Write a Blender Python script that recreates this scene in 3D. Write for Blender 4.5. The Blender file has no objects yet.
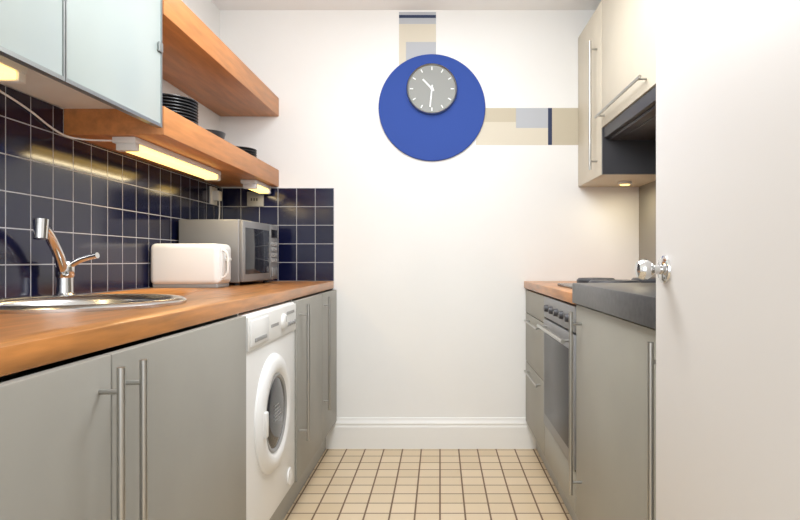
import bpy, bmesh, math
from mathutils import Vector, Matrix
sc=bpy.context.scene
sc.view_settings.view_transform='Standard'
COL=sc.collection
def s2l(c):
    c=c/255.0
    return c/12.92 if c<=0.04045 else ((c+0.055)/1.055)**2.4
def rgb(c): return (s2l(c[0]),s2l(c[1]),s2l(c[2]),1)
def mat(name,c,rough=.5,metal=0,noise=0.0,nscale=8,emit=None,es=0,bump=0,trans=0,coat=0,stretch=(1,1,1),spec=.5):
    m=bpy.data.materials.new(name); m.use_nodes=True
    nt=m.node_tree; b=nt.nodes['Principled BSDF']
    b.inputs['Base Color'].default_value=rgb(c)
    b.inputs['Roughness'].default_value=rough
    b.inputs['Metallic'].default_value=metal
    b.inputs['Specular IOR Level'].default_value=spec
    b.inputs['Transmission Weight'].default_value=trans
    b.inputs['Coat Weight'].default_value=coat
    if emit:
        b.inputs['Emission Color'].default_value=rgb(emit); b.inputs['Emission Strength'].default_value=es
    if noise or bump:
        g=nt.nodes.new('ShaderNodeNewGeometry'); mp=nt.nodes.new('ShaderNodeMapping')
        mp.inputs['Scale'].default_value=stretch
        n=nt.nodes.new('ShaderNodeTexNoise'); n.inputs['Scale'].default_value=nscale; n.inputs['Detail'].default_value=5
        nt.links.new(g.outputs['Position'],mp.inputs['Vector']); nt.links.new(mp.outputs['Vector'],n.inputs['Vector'])
        if noise:
            r=nt.nodes.new('ShaderNodeValToRGB')
            lo=[max(0,v*(1-noise)) for v in c]; hi=[min(255,v*(1+noise)) for v in c]
            r.color_ramp.elements[0].position=.3; r.color_ramp.elements[1].position=.7
            r.color_ramp.elements[0].color=rgb(lo); r.color_ramp.elements[1].color=rgb(hi)
            nt.links.new(n.outputs['Fac'],r.inputs['Fac']); nt.links.new(r.outputs['Color'],b.inputs['Base Color'])
        if bump:
            bp=nt.nodes.new('ShaderNodeBump'); bp.inputs['Strength'].default_value=bump; bp.inputs['Distance'].default_value=.002
            nt.links.new(n.outputs['Fac'],bp.inputs['Height']); nt.links.new(bp.outputs['Normal'],b.inputs['Normal'])
    return m
def tilemat(name,c1,c2,cm,axes,pitch,mortar,off,rough,bump=.6):
    m=bpy.data.materials.new(name); m.use_nodes=True
    nt=m.node_tree; b=nt.nodes['Principled BSDF']
    g=nt.nodes.new('ShaderNodeNewGeometry'); sp=nt.nodes.new('ShaderNodeSeparateXYZ'); cb=nt.nodes.new('ShaderNodeCombineXYZ')
    nt.links.new(g.outputs['Position'],sp.inputs[0])
    for i,a in enumerate(axes):
        ad=nt.nodes.new('ShaderNodeMath'); ad.operation='ADD'; ad.inputs[1].default_value=off[i]
        nt.links.new(sp.outputs[a],ad.inputs[0]); nt.links.new(ad.outputs[0],cb.inputs[i])
    br=nt.nodes.new('ShaderNodeTexBrick'); br.offset=0; br.squash=1
    br.inputs['Scale'].default_value=1; br.inputs['Brick Width'].default_value=pitch; br.inputs['Row Height'].default_value=pitch
    br.inputs['Mortar Size'].default_value=mortar; br.inputs['Mortar Smooth'].default_value=.15
    br.inputs['Color1'].default_value=rgb(c1); br.inputs['Color2'].default_value=rgb(c2); br.inputs['Mortar'].default_value=rgb(cm)
    nt.links.new(cb.outputs[0],br.inputs['Vector']); nt.links.new(br.outputs['Color'],b.inputs['Base Color'])
    mr=nt.nodes.new('ShaderNodeMapRange'); mr.inputs['To Min'].default_value=rough; mr.inputs['To Max'].default_value=.8
    nt.links.new(br.outputs['Fac'],mr.inputs['Value']); nt.links.new(mr.outputs[0],b.inputs['Roughness'])
    bp=nt.nodes.new('ShaderNodeBump'); bp.invert=True; bp.inputs['Strength'].default_value=bump; bp.inputs['Distance'].default_value=.002
    nt.links.new(br.outputs['Fac'],bp.inputs['Height']); nt.links.new(bp.outputs['Normal'],b.inputs['Normal'])
    return m

# ---------- materials
M_wall=mat('wall_paint',(240,240,238),.7,noise=.006,nscale=3,bump=.05)
M_ceil=mat('ceiling_paint',(246,246,246),.8,bump=.03,nscale=20)
M_trim=mat('trim_gloss',(241,241,238),.35)
M_door=mat('door_paint',(222,218,215),.5,bump=.03,nscale=6)
M_cab=mat('cabinet_grey',(152,150,143),.45,noise=.02,nscale=4,spec=.4)
M_cabR=mat('cabinet_grey_warm',(152,149,139),.45,noise=.02,nscale=4,spec=.4)
M_cream=mat('cabinet_cream',(208,199,180),.45,noise=.015,nscale=4)
M_kick=mat('kick_grey',(172,172,168),.45)
M_wood=mat('wood_honey',(180,121,66),.32,noise=.14,nscale=5,stretch=(9,1,9),coat=.12)
M_shelf=mat('wood_shelf',(190,127,74),.4,noise=.08,nscale=5,stretch=(9,1,9))
M_dark=mat('worktop_dark',(70,70,72),.35,noise=.12,nscale=60)
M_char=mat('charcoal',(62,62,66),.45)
M_steel=mat('brushed_steel',(185,184,180),.3,1)
M_chrome=mat('chrome',(215,215,215),.12,1)
M_sink=mat('sink_steel',(195,195,195),.24,1)
M_white=mat('appliance_white',(234,235,235),.3)
M_whitep=mat('plastic_white',(226,226,224),.4)
M_grey=mat('plastic_grey',(150,150,150),.4)
M_silver=mat('silver_paint',(142,142,143),.42,.4)
M_black=mat('black_gloss',(22,22,25),.15)
M_glassd=mat('dark_glass',(40,42,48),.08)
M_ovenglass=mat('oven_glass',(58,58,60),.3,spec=.2)
M_blue=mat('blue_paint',(46,76,156),.7,spec=.3)
M_clock=mat('clock_face',(136,138,134),.45)
M_navy=mat('navy_paint',(36,48,82),.6)
M_beige=mat('beige_paint',(196,187,166),.7)
M_lgrey=mat('lightgrey_paint',(182,186,192),.7)
M_cream2=mat('cream_paint',(214,207,190),.7)
M_frost=mat('frosted_glass',(182,193,191),.3,trans=.15,coat=.15)
M_cabw=mat('cabinet_white',(230,232,230),.5)
M_alu=mat('aluminium',(165,170,170),.35,.9)
M_plate=mat('plate_dark',(48,50,54),.3)
M_lampon=mat('lamp_diffuser',(255,220,150),.4,emit=(255,212,120),es=2.8)
M_splash=mat('splash_steel',(150,146,136),.4,.3)
M_tileL=tilemat('tile_navy_side',(15,19,48),(19,23,55),(176,178,184),(1,2),.1,.0018,(10-3.227,10-.9+.0),.14)
M_tileB=tilemat('tile_navy_back',(15,19,48),(19,23,55),(176,178,184),(0,2),.1,.0018,(10.571,10-.9),.14)
M_floor=tilemat('tile_floor',(224,203,172),(215,193,160),(122,98,76),(0,1),.1,.0038,(10.0,10.0),.35,.4)

# ---------- helpers
def link(o,p=None):
    COL.objects.link(o)
    if p is not None: o.parent=p
    return o
GR=[]
def G(name,loc=None,rz=0):
    e=bpy.data.objects.new(name,None); e.empty_display_size=.05; COL.objects.link(e)
    if loc is not None: e.location=loc; e.rotation_euler=(0,0,rz)
    else: GR.append(e)
    return e
def mk(name,bm,m,p=None,smooth=False):
    me=bpy.data.meshes.new(name); bmesh.ops.recalc_face_normals(bm,faces=bm.faces); bm.to_mesh(me); bm.free()
    me.materials.append(m)
    if smooth:
        for f in me.polygons: f.use_smooth=True
        try: me.set_sharp_from_angle(angle=math.radians(40))
        except Exception: pass
    return link(bpy.data.objects.new(name,me),p)
def box(name,x0,x1,y0,y1,z0,z1,m,p=None,bev=0,seg=2):
    bm=bmesh.new(); bmesh.ops.create_cube(bm,size=1)
    for v in bm.verts:
        v.co=Vector((x0+(v.co.x+.5)*(x1-x0),y0+(v.co.y+.5)*(y1-y0),z0+(v.co.z+.5)*(z1-z0)))
    if bev: bmesh.ops.bevel(bm,geom=list(bm.edges),offset=bev,segments=seg,profile=.5,affect='EDGES')
    o=mk(name,bm,m,p,smooth=bool(bev))
    return o
def axm(center,axis):
    q=Vector((0,0,1)).rotation_difference(Vector(axis).normalized())
    return Matrix.Translation(Vector(center))@q.to_matrix().to_4x4()
def lathe(name,prof,center,axis,m,p=None,seg=48):
    bm=bmesh.new(); rings=[]
    for r,z in prof:
        if r<1e-6: rings.append([bm.verts.new((0,0,z))])
        else: rings.append([bm.verts.new((r*math.cos(2*math.pi*i/seg),r*math.sin(2*math.pi*i/seg),z)) for i in range(seg)])
    for a,b in zip(rings,rings[1:]):
        for i in range(seg):
            j=(i+1)%seg
            if len(a)==1 and len(b)==1: continue
            if len(a)==1: bm.faces.new((a[0],b[i],b[j]))
            elif len(b)==1: bm.faces.new((a[i],a[j],b[0]))
            else: bm.faces.new((a[i],a[j],b[j],b[i]))
    bm.transform(axm(center,axis))
    return mk(name,bm,m,p,smooth=True)
def cyl(name,p0,p1,r,m,p=None,seg=20,r2=None):
    p0=Vector(p0);p1=Vector(p1);L=(p1-p0).length; r2=r if r2 is None else r2
    return lathe(name,[(0,0),(r,0),(r2,L),(0,L)],p0,p1-p0,m,p,seg)
def tube(name,pts,r,m,p=None,res=6,cyclic=False):
    cu=bpy.data.curves.new(name,'CURVE'); cu.dimensions='3D'; cu.bevel_depth=r; cu.bevel_resolution=res; cu.use_fill_caps=True
    s=cu.splines.new('NURBS'); s.points.add(len(pts)-1)
    for q,pt in zip(s.points,pts): q.co=(*pt,1)
    s.use_endpoint_u=not cyclic; s.use_cyclic_u=cyclic; s.order_u=3; s.resolution_u=10
    o=bpy.data.objects.new(name,cu); COL.objects.link(o)
    dg=bpy.context.evaluated_depsgraph_get(); me=bpy.data.meshes.new_from_object(o.evaluated_get(dg))
    bpy.data.objects.remove(o); me.materials.clear(); me.materials.append(m)
    for f in me.polygons: f.use_smooth=True
    return link(bpy.data.objects.new(name,me),p)
def vhandle(x,y,z0,z1,face,p,r=.0065,n='handle'):
    cyl(n+'_bar',(x,y,z0),(x,y,z1),r,M_steel,p)
    for k,z in enumerate((z0+.04,z1-.04)): cyl(n+'_post_%d'%k,(x,y,z),(face,y,z),.0045,M_steel,p,12)
def hhandle(x,y0,y1,z,face,p,r=.006,n='handle'):
    cyl(n+'_bar',(x,y0,z),(x,y1,z),r,M_steel,p)
    for k,y in enumerate((y0+.03,y1-.03)): cyl(n+'_post_%d'%k,(x,y,z),(face,y,z),.0045,M_steel,p,12)

BY=3.235; LX=-1.186; RX=1.078; CZ=2.36
# ---------- shell
box('floor',LX-.1,RX+.1,-1.6,BY+.1,-.1,0,M_floor)
box('ceiling',LX-.1,RX+.1,-1.6,BY+.1,CZ,CZ+.1,M_ceil)
box('wall_back',LX-.1,RX+.1,BY,BY+.1,0,CZ,M_wall)
box('wall_left',LX-.1,LX,-1.6,BY,0,CZ,M_wall)
box('wall_right',RX,RX+.1,-1.6,BY,0,CZ,M_wall)
box('wall_front',.475,RX,.34,.42,0,CZ,M_wall)
# baseboard w/ moulded profile
bm=bmesh.new()
prof=[(0,0),(-.018,0),(-.018,.115),(-.014,.125),(-.016,.135),(-.008,.15),(-.005,.163),(0,.165)]
a=[bm.verts.new((-.612,BY+y,z)) for y,z in prof]; b=[bm.verts.new((.517,BY+y,z)) for y,z in prof]
for i in range(len(prof)-1): bm.faces.new((a[i],a[i+1],b[i+1],b[i]))
bm.faces.new(a); bm.faces.new(b)
mk('baseboard_back',bm,M_trim)

# ---------- tiles backsplash
g=G('tiled_backsplash')
box('tiles_side',LX+.0005,LX+.008,.44,BY-.001,.9005,1.405,M_tileL,g)
box('tiles_side_top',LX+.0005,LX+.008,.44,1.875,1.405,1.484,M_tileL,g)
g=G('tiled_backsplash')
box('tiles_rear',LX+.009,-.571,BY-.008,BY-.0005,.9005,1.4,M_tileB,g)

# ---------- left base cabinets
KH=.145
def carcass(p,x0,x1,y0,y1,z0=KH,z1=.86,m=M_cab):
    t=.016
    box('side_near',x0,x1,y0,y0+t,z0,z1,m,p); box('side_far',x0,x1,y1-t,y1,z0,z1,m,p)
    box('bottom',x0,x1,y0+t,y1-t,z0,z0+t,m,p)
g=G('base_cabinet'); FX=-.555
carcass(g,LX+.01,FX-.022,.44,1.722,z1=.859)
box('door_near',FX-.02,FX,.442,1.013,KH+.005,.853,M_cab,g,.002)
box('door_far',FX-.02,FX,1.017,1.720,KH+.005,.853,M_cab,g,.002)
box('kickboard',-.628,-.612,.44,1.722,0,KH,M_kick,g)
vhandle(FX+.035,.978,.30,.838,FX,g,n='handle_near'); vhandle(FX+.035,1.052,.30,.838,FX,g,n='handle_far')
g=G('base_cabinet')
carcass(g,LX+.01,FX-.022,2.325,3.225,z1=.859)
box('door_near',FX-.02,FX,2.327,2.82,KH+.005,.853,M_cab,g,.002)
box('door_far',FX-.02,FX,2.824,3.222,KH+.005,.853,M_cab,g,.002)
box('kickboard',-.628,-.612,2.325,3.225,0,KH,M_kick,g)
vhandle(FX+.035,2.37,.30,.838,FX,g,n='handle_near'); vhandle(FX+.028,2.865,.30,.838,FX,g,n='handle_far')

# ---------- left countertop with sink cutout
SX,SY=-.915,1.52
ct=box('kitchen_countertop',LX+.009,-.571,.44,BY-.009,.86,.9,M_wood,None,.004)
cut=lathe('cut',[(0,-.1),(.215,-.1),(.215,.1),(0,.1)],(SX,SY,.88),(0,0,1),M_wood,None,64)
md=ct.modifiers.new('b','BOOLEAN'); md.object=cut; md.operation='DIFFERENCE'; md.solver='EXACT'
dg=bpy.context.evaluated_depsgraph_get(); me=bpy.data.meshes.new_from_object(ct.evaluated_get(dg))
ct.modifiers.clear(); ct.data=me; bpy.data.objects.remove(cut)

g=G('kitchen_sink')
lathe('bowl',[(.252,.9005),(.252,.907),(.243,.914),(.225,.914),(.208,.907),(.197,.895),(.188,.79),(.172,.765),(.145,.755),(.04,.75),(0,.75)],(SX,SY,0),(0,0,1),M_sink,g,72)
lathe('drain',[(.04,0),(.036,.004),(.02,.001),(0,.002)],(SX,SY,.751),(0,0,1),M_chrome,g,32)

g=G('mixer_tap'); tx,ty=-1.125,1.80
lathe('base',[(0,0),(.03,0),(.03,.008),(.023,.014),(.021,.06),(.025,.065),(.025,.095),(.018,.108),(0,.11)],(tx,ty,.9),(0,0,1),M_chrome,g,32)
tube('spout',[(tx,ty,.96),(tx+.005,ty-.03,1.02),(tx+.01,ty-.08,1.075),(tx+.03,ty-.14,1.105),(tx+.045,ty-.17,1.108)],.0145,M_chrome,g)
cyl('nozzle',(tx+.047,ty-.178,1.122),(tx+.05,ty-.186,1.07),.019,M_chrome,g,24,.017)
tube('lever',[(tx+.0,ty,.985),(tx+.03,ty,1.008),(tx+.07,ty,1.022),(tx+.10,ty-.005,1.027)],.009,M_chrome,g)

# ---------- washing machine
g=G('washing_machine'); wx=-.56; y0,y1=1.730,2.318; yc=(y0+y1)/2-.022
box('body',-1.12,wx,y0,y1,KH+.01,.852,M_white,g,.008,3)
box('lower_body',-1.12,-.63,y0+.004,y1-.004,.012,KH+.02,M_white,g)
box('kickboard',-.628,-.612,y0-.006,y1+.006,0,KH,M_kick,g)
box('control_panel',wx-.001,wx+.006,y0+.006,y1-.006,.745,.846,M_whitep,g,.004)
box('detergent_drawer',wx+.004,wx+.011,y0+.02,y0+.20,.757,.836,M_white,g,.004)
box('drawer_pull',wx+.010,wx+.013,y0+.05,y0+.17,.768,.780,M_grey,g,.001)
lathe('dial',[(0,.014),(.022,.014),(.028,.010),(.03,0),(0,0)],(wx+.004,y1-.20,.795),(1,0,0),M_whitep,g,32)
box('dial_mark',wx+.0175,wx+.0195,y1-.202,y1-.198,.795,.815,M_grey,g)
for i in range(4): lathe('button_%d'%i,[(0,.006),(.008,.006),(.009,0),(0,0)],(wx+.005,y1-.14+.034*i,.78),(1,0,0),M_grey,g,16)
box('label',wx+.006,wx+.007,y1-.15,y1-.04,.815,.825,M_grey,g)
box('brand_strip',wx+.006,wx+.007,y1-.35,y1-.26,.79,.80,M_grey,g)
zc=.505
lathe('porthole_frame',[(.195,0),(.195,.006),(.188,.014),(.170,.022),(.145,.022),(.130,.014),(.126,.008),(.126,0)],(wx-.001,yc,zc),(1,0,0),M_white,g,64)
lathe('porthole_seal',[(.130,.012),(.126,.017),(.118,.015),(.114,.009),(.10,.004)],(wx,yc,zc),(1,0,0),M_grey,g,64)
lathe('porthole_glass',[(.122,.008),(.11,.014),(.08,.018),(.04,.02),(0,.0205)],(wx,yc,zc),(1,0,0),M_glassd,g,48)
box('porthole_latch',wx+.018,wx+.030,y0+.105,y0+.13,zc-.04,zc+.04,M_whitep,g,.004)
for i in range(5): box('glass_print_%d'%i,wx+.0205,wx+.0212,yc-.045,yc+.045-.01*i,zc-.02+i*.012,zc-.016+i*.012,M_grey,g)
lathe('filter_cap',[(0,.006),(.03,.006),(.033,0),(0,0)],(wx-.001,y1-.09,.21),(1,0,0),M_white,g,32)
for i,(fx,fy) in enumerate([(-1.08,y0+.05),(-1.08,y1-.05),(-.67,y0+.05),(-.67,y1-.05)]): cyl('foot_%d'%i,(fx,fy,0),(fx,fy,.02),.02,M_grey,g,16)

# ---------- toaster
g=G('toaster')
tx0,tx1,ty0,ty1=-1.17,-.89,2.41,2.57
box('body',tx0,tx1,ty0,ty1,.912,1.08,M_white,g,.022,5)
box('foot_base',tx0+.01,tx1-.01,ty0+.01,ty1-.01,.9,.918,M_grey,g,.003)
for k,yy in enumerate((ty0+.045,ty0+.09)): box('slot_%d'%k,tx0+.03,tx1-.03,yy,yy+.024,1.075,1.081,M_char,g)
box('side_panel',tx1-.002,tx1+.004,ty0+.03,ty1-.03,.93,1.06,M_whitep,g,.003)
box('lever_track',tx1+.003,tx1+.0045,ty0+.072,ty0+.08,.95,1.04,M_char,g)
tube('carry_handle',[(tx1,ty0+.035,1.055),(tx1+.024,ty0+.035,1.05),(tx1+.026,ty0+.035,1.0),(tx1+.024,ty0+.035,.945),(tx1,ty0+.035,.94)],.005,M_whitep,g)
box('lever',tx1+.003,tx1+.022,ty0+.062,ty0+.09,1.01,1.022,M_whitep,g,.003)

# ---------- microwave
g=G('microwave_oven',(-.872,2.64,.9),math.radians(-4.2))
W=.443; D=.29; H=.293
box('body',-D,-.012,0,W,.012,H,M_silver,g,.006,3)
box('door_frame',-.014,.006,.002,.335,.016,H-.004,M_silver,g,.004)
box('door_glass',.004,.008,.025,.315,.05,H-.035,M_glassd,g,.002)
box('control_panel',-.014,.006,.338,W-.002,.016,H-.004,M_silver,g,.004)
box('display',.005,.008,.35,.43,.225,.265,M_black,g,.001)
for r in range(4):
    for c in range(3): box('key_%d_%d'%(r,c),.005,.009,.352+c*.027,.374+c*.027,.10+r*.028,.12+r*.028,M_grey,g,.001)
box('door_button',.005,.012,.355,.425,.03,.075,M_silver,g,.003)
for k in range(4): cyl('foot_%d'%k,(-.04-.2*(k%2),.04+.36*(k//2),0),(-.04-.2*(k%2),.04+.36*(k//2),.015),.013,M_char,g)

# ---------- glass wall cabinet
g=G('glass_front_cabinet'); cx0,cx1=LX+.002,-.892; cy0,cy1=.42,1.880; cz0,cz1=1.487,2.20
box('bottom_panel',cx0,cx1,cy0,cy1,cz0,cz0+.018,M_cabw,g)
box('top_panel',cx0,cx1,cy0,cy1,cz1-.018,cz1,M_cabw,g)
box('back_panel',cx0,cx0+.006,cy0,cy1,cz0+.018,cz1-.018,M_cabw,g)
for k,y in enumerate((cy0,.905,1.387,cy1-.016)): box('divider_%d'%k,cx0+.006,cx1,y,y+.016,cz0+.018,cz1-.018,M_cabw,g)
box('inner_shelf',cx0+.006,cx1-.01,cy0+.016,cy1-.016,1.82,1.834,M_cabw,g)
dy=[.42,.912,1.396,1.884]
for k in range(3):
    a,b=dy[k]+.0015,dy[k+1]-.0015
    box('glass_door_%d'%k,-.889,-.874,a+.004,b-.004,1.434,2.20,M_frost,g,.002)
    box('door_rail_bottom_%d'%k,-.890,-.871,a,b,1.428,1.438,M_alu,g)
    box('door_stile_near_%d'%k,-.890,-.871,a,a+.004,1.438,2.20,M_alu,g)
    box('door_stile_far_%d'%k,-.890,-.871,b-.006,b,1.438,2.20,M_alu,g)
    box('hinge_%d'%k,-.872,-.866,b-.028,b-.004,1.66,1.69,M_alu,g,.002)

# ---------- shelves
for (za,zb) in ((1.407,1.498),(1.786,1.886)):
    g=G('floating_shelf')
    box('plank',LX+.001,-.868,1.888,BY-.001,za,zb,M_shelf,g,.003)
def plates(name,c,n,r,h):
    g=G(name)
    for i in range(n):
        z=c[2]+i*h
        lathe('plate_%d'%i,[(0,0),(r*.55,0),(r*.65,.004),(r,.016),(r,.019),(r*.63,.008),(0,.006)],(c[0],c[1],z),(0,0,1),M_plate,g,40)
plates('plate_stack',(-1.03,2.25,1.4985),9,.115,.0115)
plates('plate_stack',(-1.02,3.0,1.4985),5,.10,.012)
g=G('bowl'); lathe('shell',[(0,0),(.035,0),(.04,.006),(.075,.05),(.08,.07),(.076,.07),(.068,.05),(.03,.012),(0,.01)],(-1.02,2.62,1.4985),(0,0,1),M_plate,g,40)

# ---------- under-cabinet lamps
def ulamp(x,y0,y1,ztop,power):
    g=G('under_cabinet_lamp')
    box('housing',x-.045,x+.03,y0,y1,ztop-.020,ztop,M_whitep,g,.003)
    box('diffuser',x-.028,x+.026,y0+.03,y1-.03,ztop-.042,ztop-.019,M_lampon,g,.006)
    box('end_cap_near',x-.035,x+.03,y0+.003,y0+.03,ztop-.044,ztop-.019,M_whitep,g,.004)
    box('end_cap_far',x-.035,x+.03,y1-.03,y1-.003,ztop-.044,ztop-.019,M_whitep,g,.004)
    L=bpy.data.lights.new('tube_glow','AREA'); L.shape='RECTANGLE'; L.size=.03; L.size_y=(y1-y0)*.85; L.energy=power; L.color=(1,.82,.5)
    o=bpy.data.objects.new('tube_glow',L); o.location=(x-.001,(y0+y1)/2,ztop-.047); link(o,g)
ulamp(-1.0,1.91,2.66,1.4065,1.3)
ulamp(-1.04,.78,1.47,1.4865,1.3)
ulamp(-.93,2.93,3.20,1.4065,.25)
g=G('lamp_cable'); tube('cable',[(LX+.012,1.50,1.478),(LX+.012,1.68,1.455),(LX+.014,1.84,1.40),(LX+.05,1.9,1.392),(-1.05,1.92,1.395)],.003,M_whitep,g)
g=G('power_socket')
box('plate',LX+.0085,LX+.018,3.06,3.15,1.30,1.39,M_whitep,g,.003)
box('plug',LX+.017,LX+.05,3.08,3.13,1.32,1.37,M_whitep,g,.004)
tube('cord',[(LX+.045,3.10,1.33),(LX+.05,3.10,1.26),(LX+.03,3.10,1.12),(LX+.03,3.12,1.05)],.003,M_whitep,g)
g=G('power_socket')
box('plate',LX+.15,LX+.24,BY-.016,BY-.0085,1.30,1.38,M_grey,g,.003)
for k in range(3): box('pin_hole_%d'%k,LX+.185+.012*(k-1)*1.2,LX+.193+.012*(k-1)*1.2,BY-.017,BY-.0155,1.33,1.345,M_char,g)

# ---------- mural, disc, clock
g=G('striped_mural')
def P(px): return (px-440)/185.5
def Z(py): return 1.013+(260-py)/185.5
def patch(n,xa,xb,ya,yb,m,t=.001): box(n,P(xa),P(xb),BY-t,BY+.0,Z(yb),Z(ya),m,g)
patch('band_v_top',399,436,12,24,M_lgrey); patch('band_v_line',399,436,15,18,M_navy,.0015)
patch('band_v_beige',399,436,24,42,M_cream2); patch('band_v_grey',406,436,42,70,M_lgrey); patch('band_v_edge',399,406,42,70,M_cream2)
patch('band_h_beige',476,516,108,145,M_cream2); patch('band_h_grey',516,548,108,128,M_lgrey); patch('band_h_grey_low',516,548,128,145,M_cream2)
patch('band_h_line',548,552,108,145,M_navy,.0015); patch('band_h_end',552,582,108,145,M_beige); patch('band_h_strip',484,516,108,122,M_beige,.0015)
g=G('blue_wall_disc')
lathe('disc',[(0,.012),(.284,.012),(.287,.009),(.287,0),(0,0)],(P(432),BY-.0015,Z(108)),(0,-1,0),M_blue,g,96)
g=G('wall_clock'); cxx,czz=P(432),Z(90.5); cy=BY-.0145
lathe('case',[(0,.018),(.125,.018),(.128,.024),(.134,.022),(.135,0),(0,0)],(cxx,cy,czz),(0,-1,0),M_clock,g,72)
lathe('rim',[(.128,.024),(.131,.027),(.135,.022),(.136,0)],(cxx,cy,czz),(0,-1,0),M_steel,g,72)
def hand(n,ang,r0,r1,w,t=.02):
    a=math.radians(ang); d=Vector((math.sin(a),0,math.cos(a))); s=Vector((math.cos(a),0,-math.sin(a)))
    bm=bmesh.new(); c=Vector((cxx,cy-t,czz)); pts=[]
    for yy in (0,-.0015):
        for (u,v) in ((r0,-w),(r0,w),(r1,w),(r1,-w)): pts.append(bm.verts.new(c+d*u+s*v+Vector((0,yy,0))))
    for f in ((0,1,2,3),(4,5,6,7),(0,1,5,4),(1,2,6,5),(2,3,7,6),(3,0,4,7)): bm.faces.new([pts[i] for i in f])
    mk(n,bm,M_white,g)
for i in range(12): hand('tick_%d'%i,i*30,.10,.118,.0028,.0185)
hand('minute_hand',186,-.02,.098,.0035,.0215); hand('hour_hand',316,-.015,.07,.0045,.02)
lathe('hub',[(0,.006),(.008,.006),(.009,0),(0,0)],(cxx,cy-.02,czz),(0,-1,0),M_white,g,20)

# ---------- right base run
RF=.46
g=G('drawer_unit')
box('side_near',RF+.022,RX-.01,2.64,2.656,KH,.86,M_cabR,g); box('side_far',RF+.022,RX-.01,3.208,3.224,KH,.86,M_cabR,g); box('bottom',RF+.022,RX-.01,2.656,3.208,KH,KH+.016,M_cabR,g)
for k,(a,b,h) in enumerate(((.735,.853,None),(.475,.731,.70),(KH+.005,.471,.44))):
    box('drawer_front_%d'%k,RF,RF+.02,2.642,3.222,a,b,M_cabR,g,.002)
    if h: hhandle(RF-.022,2.72,3.10,h,RF,g,r=.005,n='handle_%d'%k)
box('kickboard',.517,.533,2.64,3.224,0,KH,M_kick,g)
g=G('built_in_oven')
oy0,oy1=2.035,2.635
box('casing',RF+.02,RX-.03,oy0+.01,oy1-.01,.29,.855,M_silver,g)
box('control_panel',RF-.004,RF+.02,oy0,oy1,.765,.855,M_silver,g,.003)
for k in range(5): lathe('knob_%d'%k,[(0,.016),(.013,.016),(.016,0),(0,0)],(RF-.003,oy0+.09+k*.105,.808),(-1,0,0),M_char,g,20)
box('door',RF-.006,RF+.02,oy0,oy1,.30,.758,M_silver,g,.003)
box('door_glass',RF-.009,RF-.004,oy0+.04,oy1-.04,.35,.70,M_ovenglass,g,.002)
hhandle(RF-.035,oy0+.04,oy1-.04,.73,RF-.005,g,.008)
box('lower_panel',RF,RF+.02,oy0,oy1,KH+.005,.292,M_cabR,g,.002)
box('kickboard',.517,.533,oy0,oy1,0,KH,M_kick,g)
g=G('base_cabinet')
carcass(g,RF+.022,RX-.01,1.195,2.03,m=M_cabR)
box('door_far',RF,RF+.02,1.275,2.028,KH+.005,.863,M_cabR,g,.002)
box('door_near',RF,RF+.02,1.197,1.271,KH+.005,.863,M_cabR,g,.002)
box('kickboard',.517,.533,1.195,2.03,0,KH,M_kick,g)
vhandle(RF-.035,1.95,.25,.845,RF,g,n='handle_far'); vhandle(RF-.030,1.225,.25,.845,RF,g,n='handle_near')
box('kitchen_countertop',.464-.012,RX-.007,2.033,BY-.002,.862,.9,M_wood,None,.004)
box('stone_countertop',.447,RX-.007,1.195,2.031,.868,.936,M_dark,None,.004)
g=G('electric_hob')
box('base_plate',.51,1.03,2.06,2.61,.9005,.912,M_black,g,.004)
for k,(x,y,r) in enumerate(((.64,2.2,.085),(.64,2.46,.07),(.88,2.2,.07),(.88,2.46,.085))):
    lathe('ring_%d'%k,[(r+.008,0),(r+.008,.02),(r,.028),(r*.35,.028),(r*.3,.024),(0,.024)],(x,y,.911),(0,0,1),M_char,g,36)
    lathe('trim_ring_%d'%k,[(r+.014,0),(r+.013,.005),(r+.007,.006)],(x,y,.9115),(0,0,1),M_steel,g,36)
for k in range(4): lathe('knob_%d'%k,[(0,.025),(.014,.025),(.018,0),(0,0)],(1.005,2.15+k*.11,.912),(0,0,1),M_char,g,20)
g=G('splashback_panel'); box('sheet',RX-.006,RX-.0005,1.195,BY-.001,.862,1.62,M_splash,g); 

# ---------- right wall cabinets
UX=.744
g=G('overhead_cabinet')
y0,y1=2.765,BY-.002
box('carcass_bottom',UX+.02,RX-.007,y0,y1,1.407,1.425,M_cream,g)
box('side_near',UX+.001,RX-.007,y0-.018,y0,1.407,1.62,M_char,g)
box('side_near_top',UX+.02,RX-.007,y0-.001,y0+.016,1.62,2.21,M_cream,g)
box('carcass_top',UX+.02,RX-.007,y0,y1,2.192,2.21,M_cream,g)
box('door',UX,UX+.02,y0,y1,1.407,2.21,M_cream,g,.002)
vhandle(UX-.034,2.84,1.44,2.05,UX,g)
g=G('overhead_cabinet')
y0,y1=1.30,2.761
for nm,za,zb in (('carcass_bottom',1.622,1.64),('carcass_top',2.192,2.21)): box(nm,UX+.02,RX-.007,y0,y1,za,zb,M_cream,g)
box('side_near',UX+.02,RX-.007,y0,y0+.016,1.64,2.192,M_cream,g)
box('flap_door_far',UX,UX+.02,2.045,y1,1.622,2.21,M_cream,g,.002)
box('flap_door_near',UX,UX+.02,y0,2.041,1.622,2.21,M_cream,g,.002)
hhandle(UX-.034,2.13,2.74,1.665,UX,g)
g=G('cooker_hood')
box('body',UX+.03,RX-.008,2.05,2.745,1.56,1.62,M_char,g,.004)
box('filter_grille',UX+.07,RX-.05,2.1,2.70,1.556,1.561,M_char,g,.002)
box('visor',UX+.006,UX+.03,2.05,2.745,1.57,1.6195,M_char,g,.003)
g=G('cabinet_downlight')
lathe('housing',[(0,0),(.035,0),(.035,-.012),(.028,-.014),(0,-.014)],(.93,3.02,1.4065),(0,0,1),M_whitep,g,32)
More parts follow.
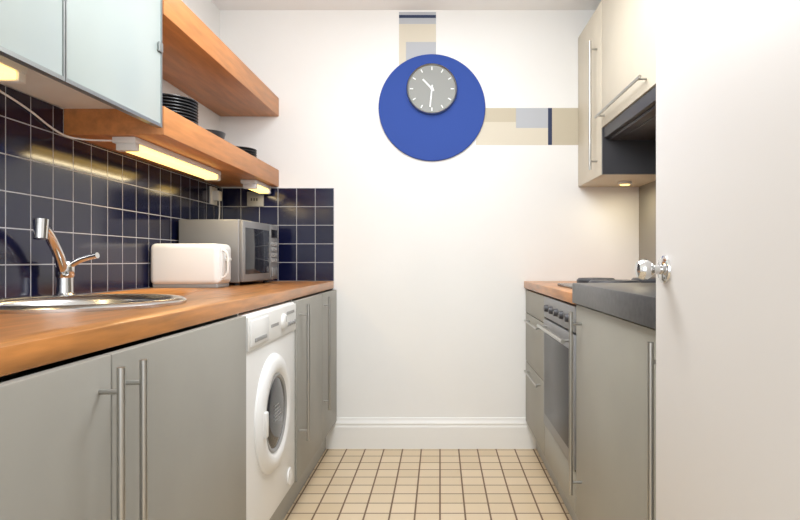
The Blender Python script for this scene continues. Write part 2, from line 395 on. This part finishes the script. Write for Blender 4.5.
lathe('lens',[(.026,-.0135),(.022,-.018),(0,-.019)],(.93,3.02,1.407),(0,0,1),M_lampon,g,32)
L=bpy.data.lights.new('bulb','AREA'); L.shape='DISK'; L.size=.06; L.energy=.7; L.color=(1,.87,.6)
o=bpy.data.objects.new('bulb',L); o.location=(.93,3.02,1.383); link(o,g)

# ---------- door
g=G('door_1')
dX=.424
box('leaf',dX,dX+.040,.425,1.180,.008,2.05,M_door,g,.002)
for k,z in enumerate((.25,1.8)): cyl('hinge_%d'%k,(dX+.046,.43,z),(dX+.046,.43,z+.09),.006,M_chrome,g)
ky,kz=1.13,.995
lathe('rose',[(0,.008),(.02,.008),(.026,.004),(.027,0),(0,0)],(dX,ky,kz),(-1,0,0),M_chrome,g,32)
lathe('knob',[(.009,.006),(.009,.022),(.015,.028),(.020,.036),(.020,.044),(.015,.052),(0,.055)],(dX,ky,kz),(-1,0,0),M_chrome,g,32)
box('latch_plate',dX+.008,dX+.032,1.179,1.182,kz-.05,kz+.05,M_chrome,g)

# ---------- finalize groups
bpy.context.view_layer.update()
for e in GR:
    pts=[Vector(v.co) for c in e.children if c.type=='MESH' for v in c.data.vertices]
    if not pts: continue
    mn=Vector([min(p[i] for p in pts) for i in range(3)]); mx=Vector([max(p[i] for p in pts) for i in range(3)])
    o=Vector(((mn.x+mx.x)/2,(mn.y+mx.y)/2,mn.z)); e.location=o
    for c in e.children:
        if c.type=='MESH': c.data.transform(Matrix.Translation(-o))
        else: c.location-=o

# ---------- lights
def area(n,loc,rot,sx,sy,e,col=(1,1,1)):
    L=bpy.data.lights.new(n,'AREA'); L.shape='RECTANGLE'; L.size=sx; L.size_y=sy; L.energy=e; L.color=col
    o=bpy.data.objects.new(n,L); o.location=loc; o.rotation_euler=rot; COL.objects.link(o)
area('overhead_fill',(-.05,1.8,2.34),(0,0,0),.7,1.6,20,(.95,.975,1))  # unseen overhead fill added for general brightness, no fixture modelled
area('rear_fill',(-.1,-1.3,1.5),(math.radians(92),0,0),1.4,1.4,19,(.97,.985,1))  # fill added behind the camera to light the room from the open end
L=bpy.data.lights.new('point_fill','POINT'); L.energy=27; L.shadow_soft_size=.18; L.color=(.95,.975,1)  # added point fill that lifts the ceiling, out of view, no actual bulb
o=bpy.data.objects.new('point_fill',L); o.location=(-.05,1.7,1.95); COL.objects.link(o)
w=bpy.data.worlds.new('world'); sc.world=w; w.use_nodes=True
w.node_tree.nodes['Background'].inputs[0].default_value=(.96,.98,1,1); w.node_tree.nodes['Background'].inputs[1].default_value=1.15

cam=bpy.data.cameras.new('camera'); cam.lens=27; cam.sensor_width=36; cam.shift_x=-.05; cam.clip_start=.02
co=bpy.data.objects.new('camera',cam); co.location=(0,0,1.013); co.rotation_euler=(math.radians(90),0,0); COL.objects.link(co)
sc.camera=co
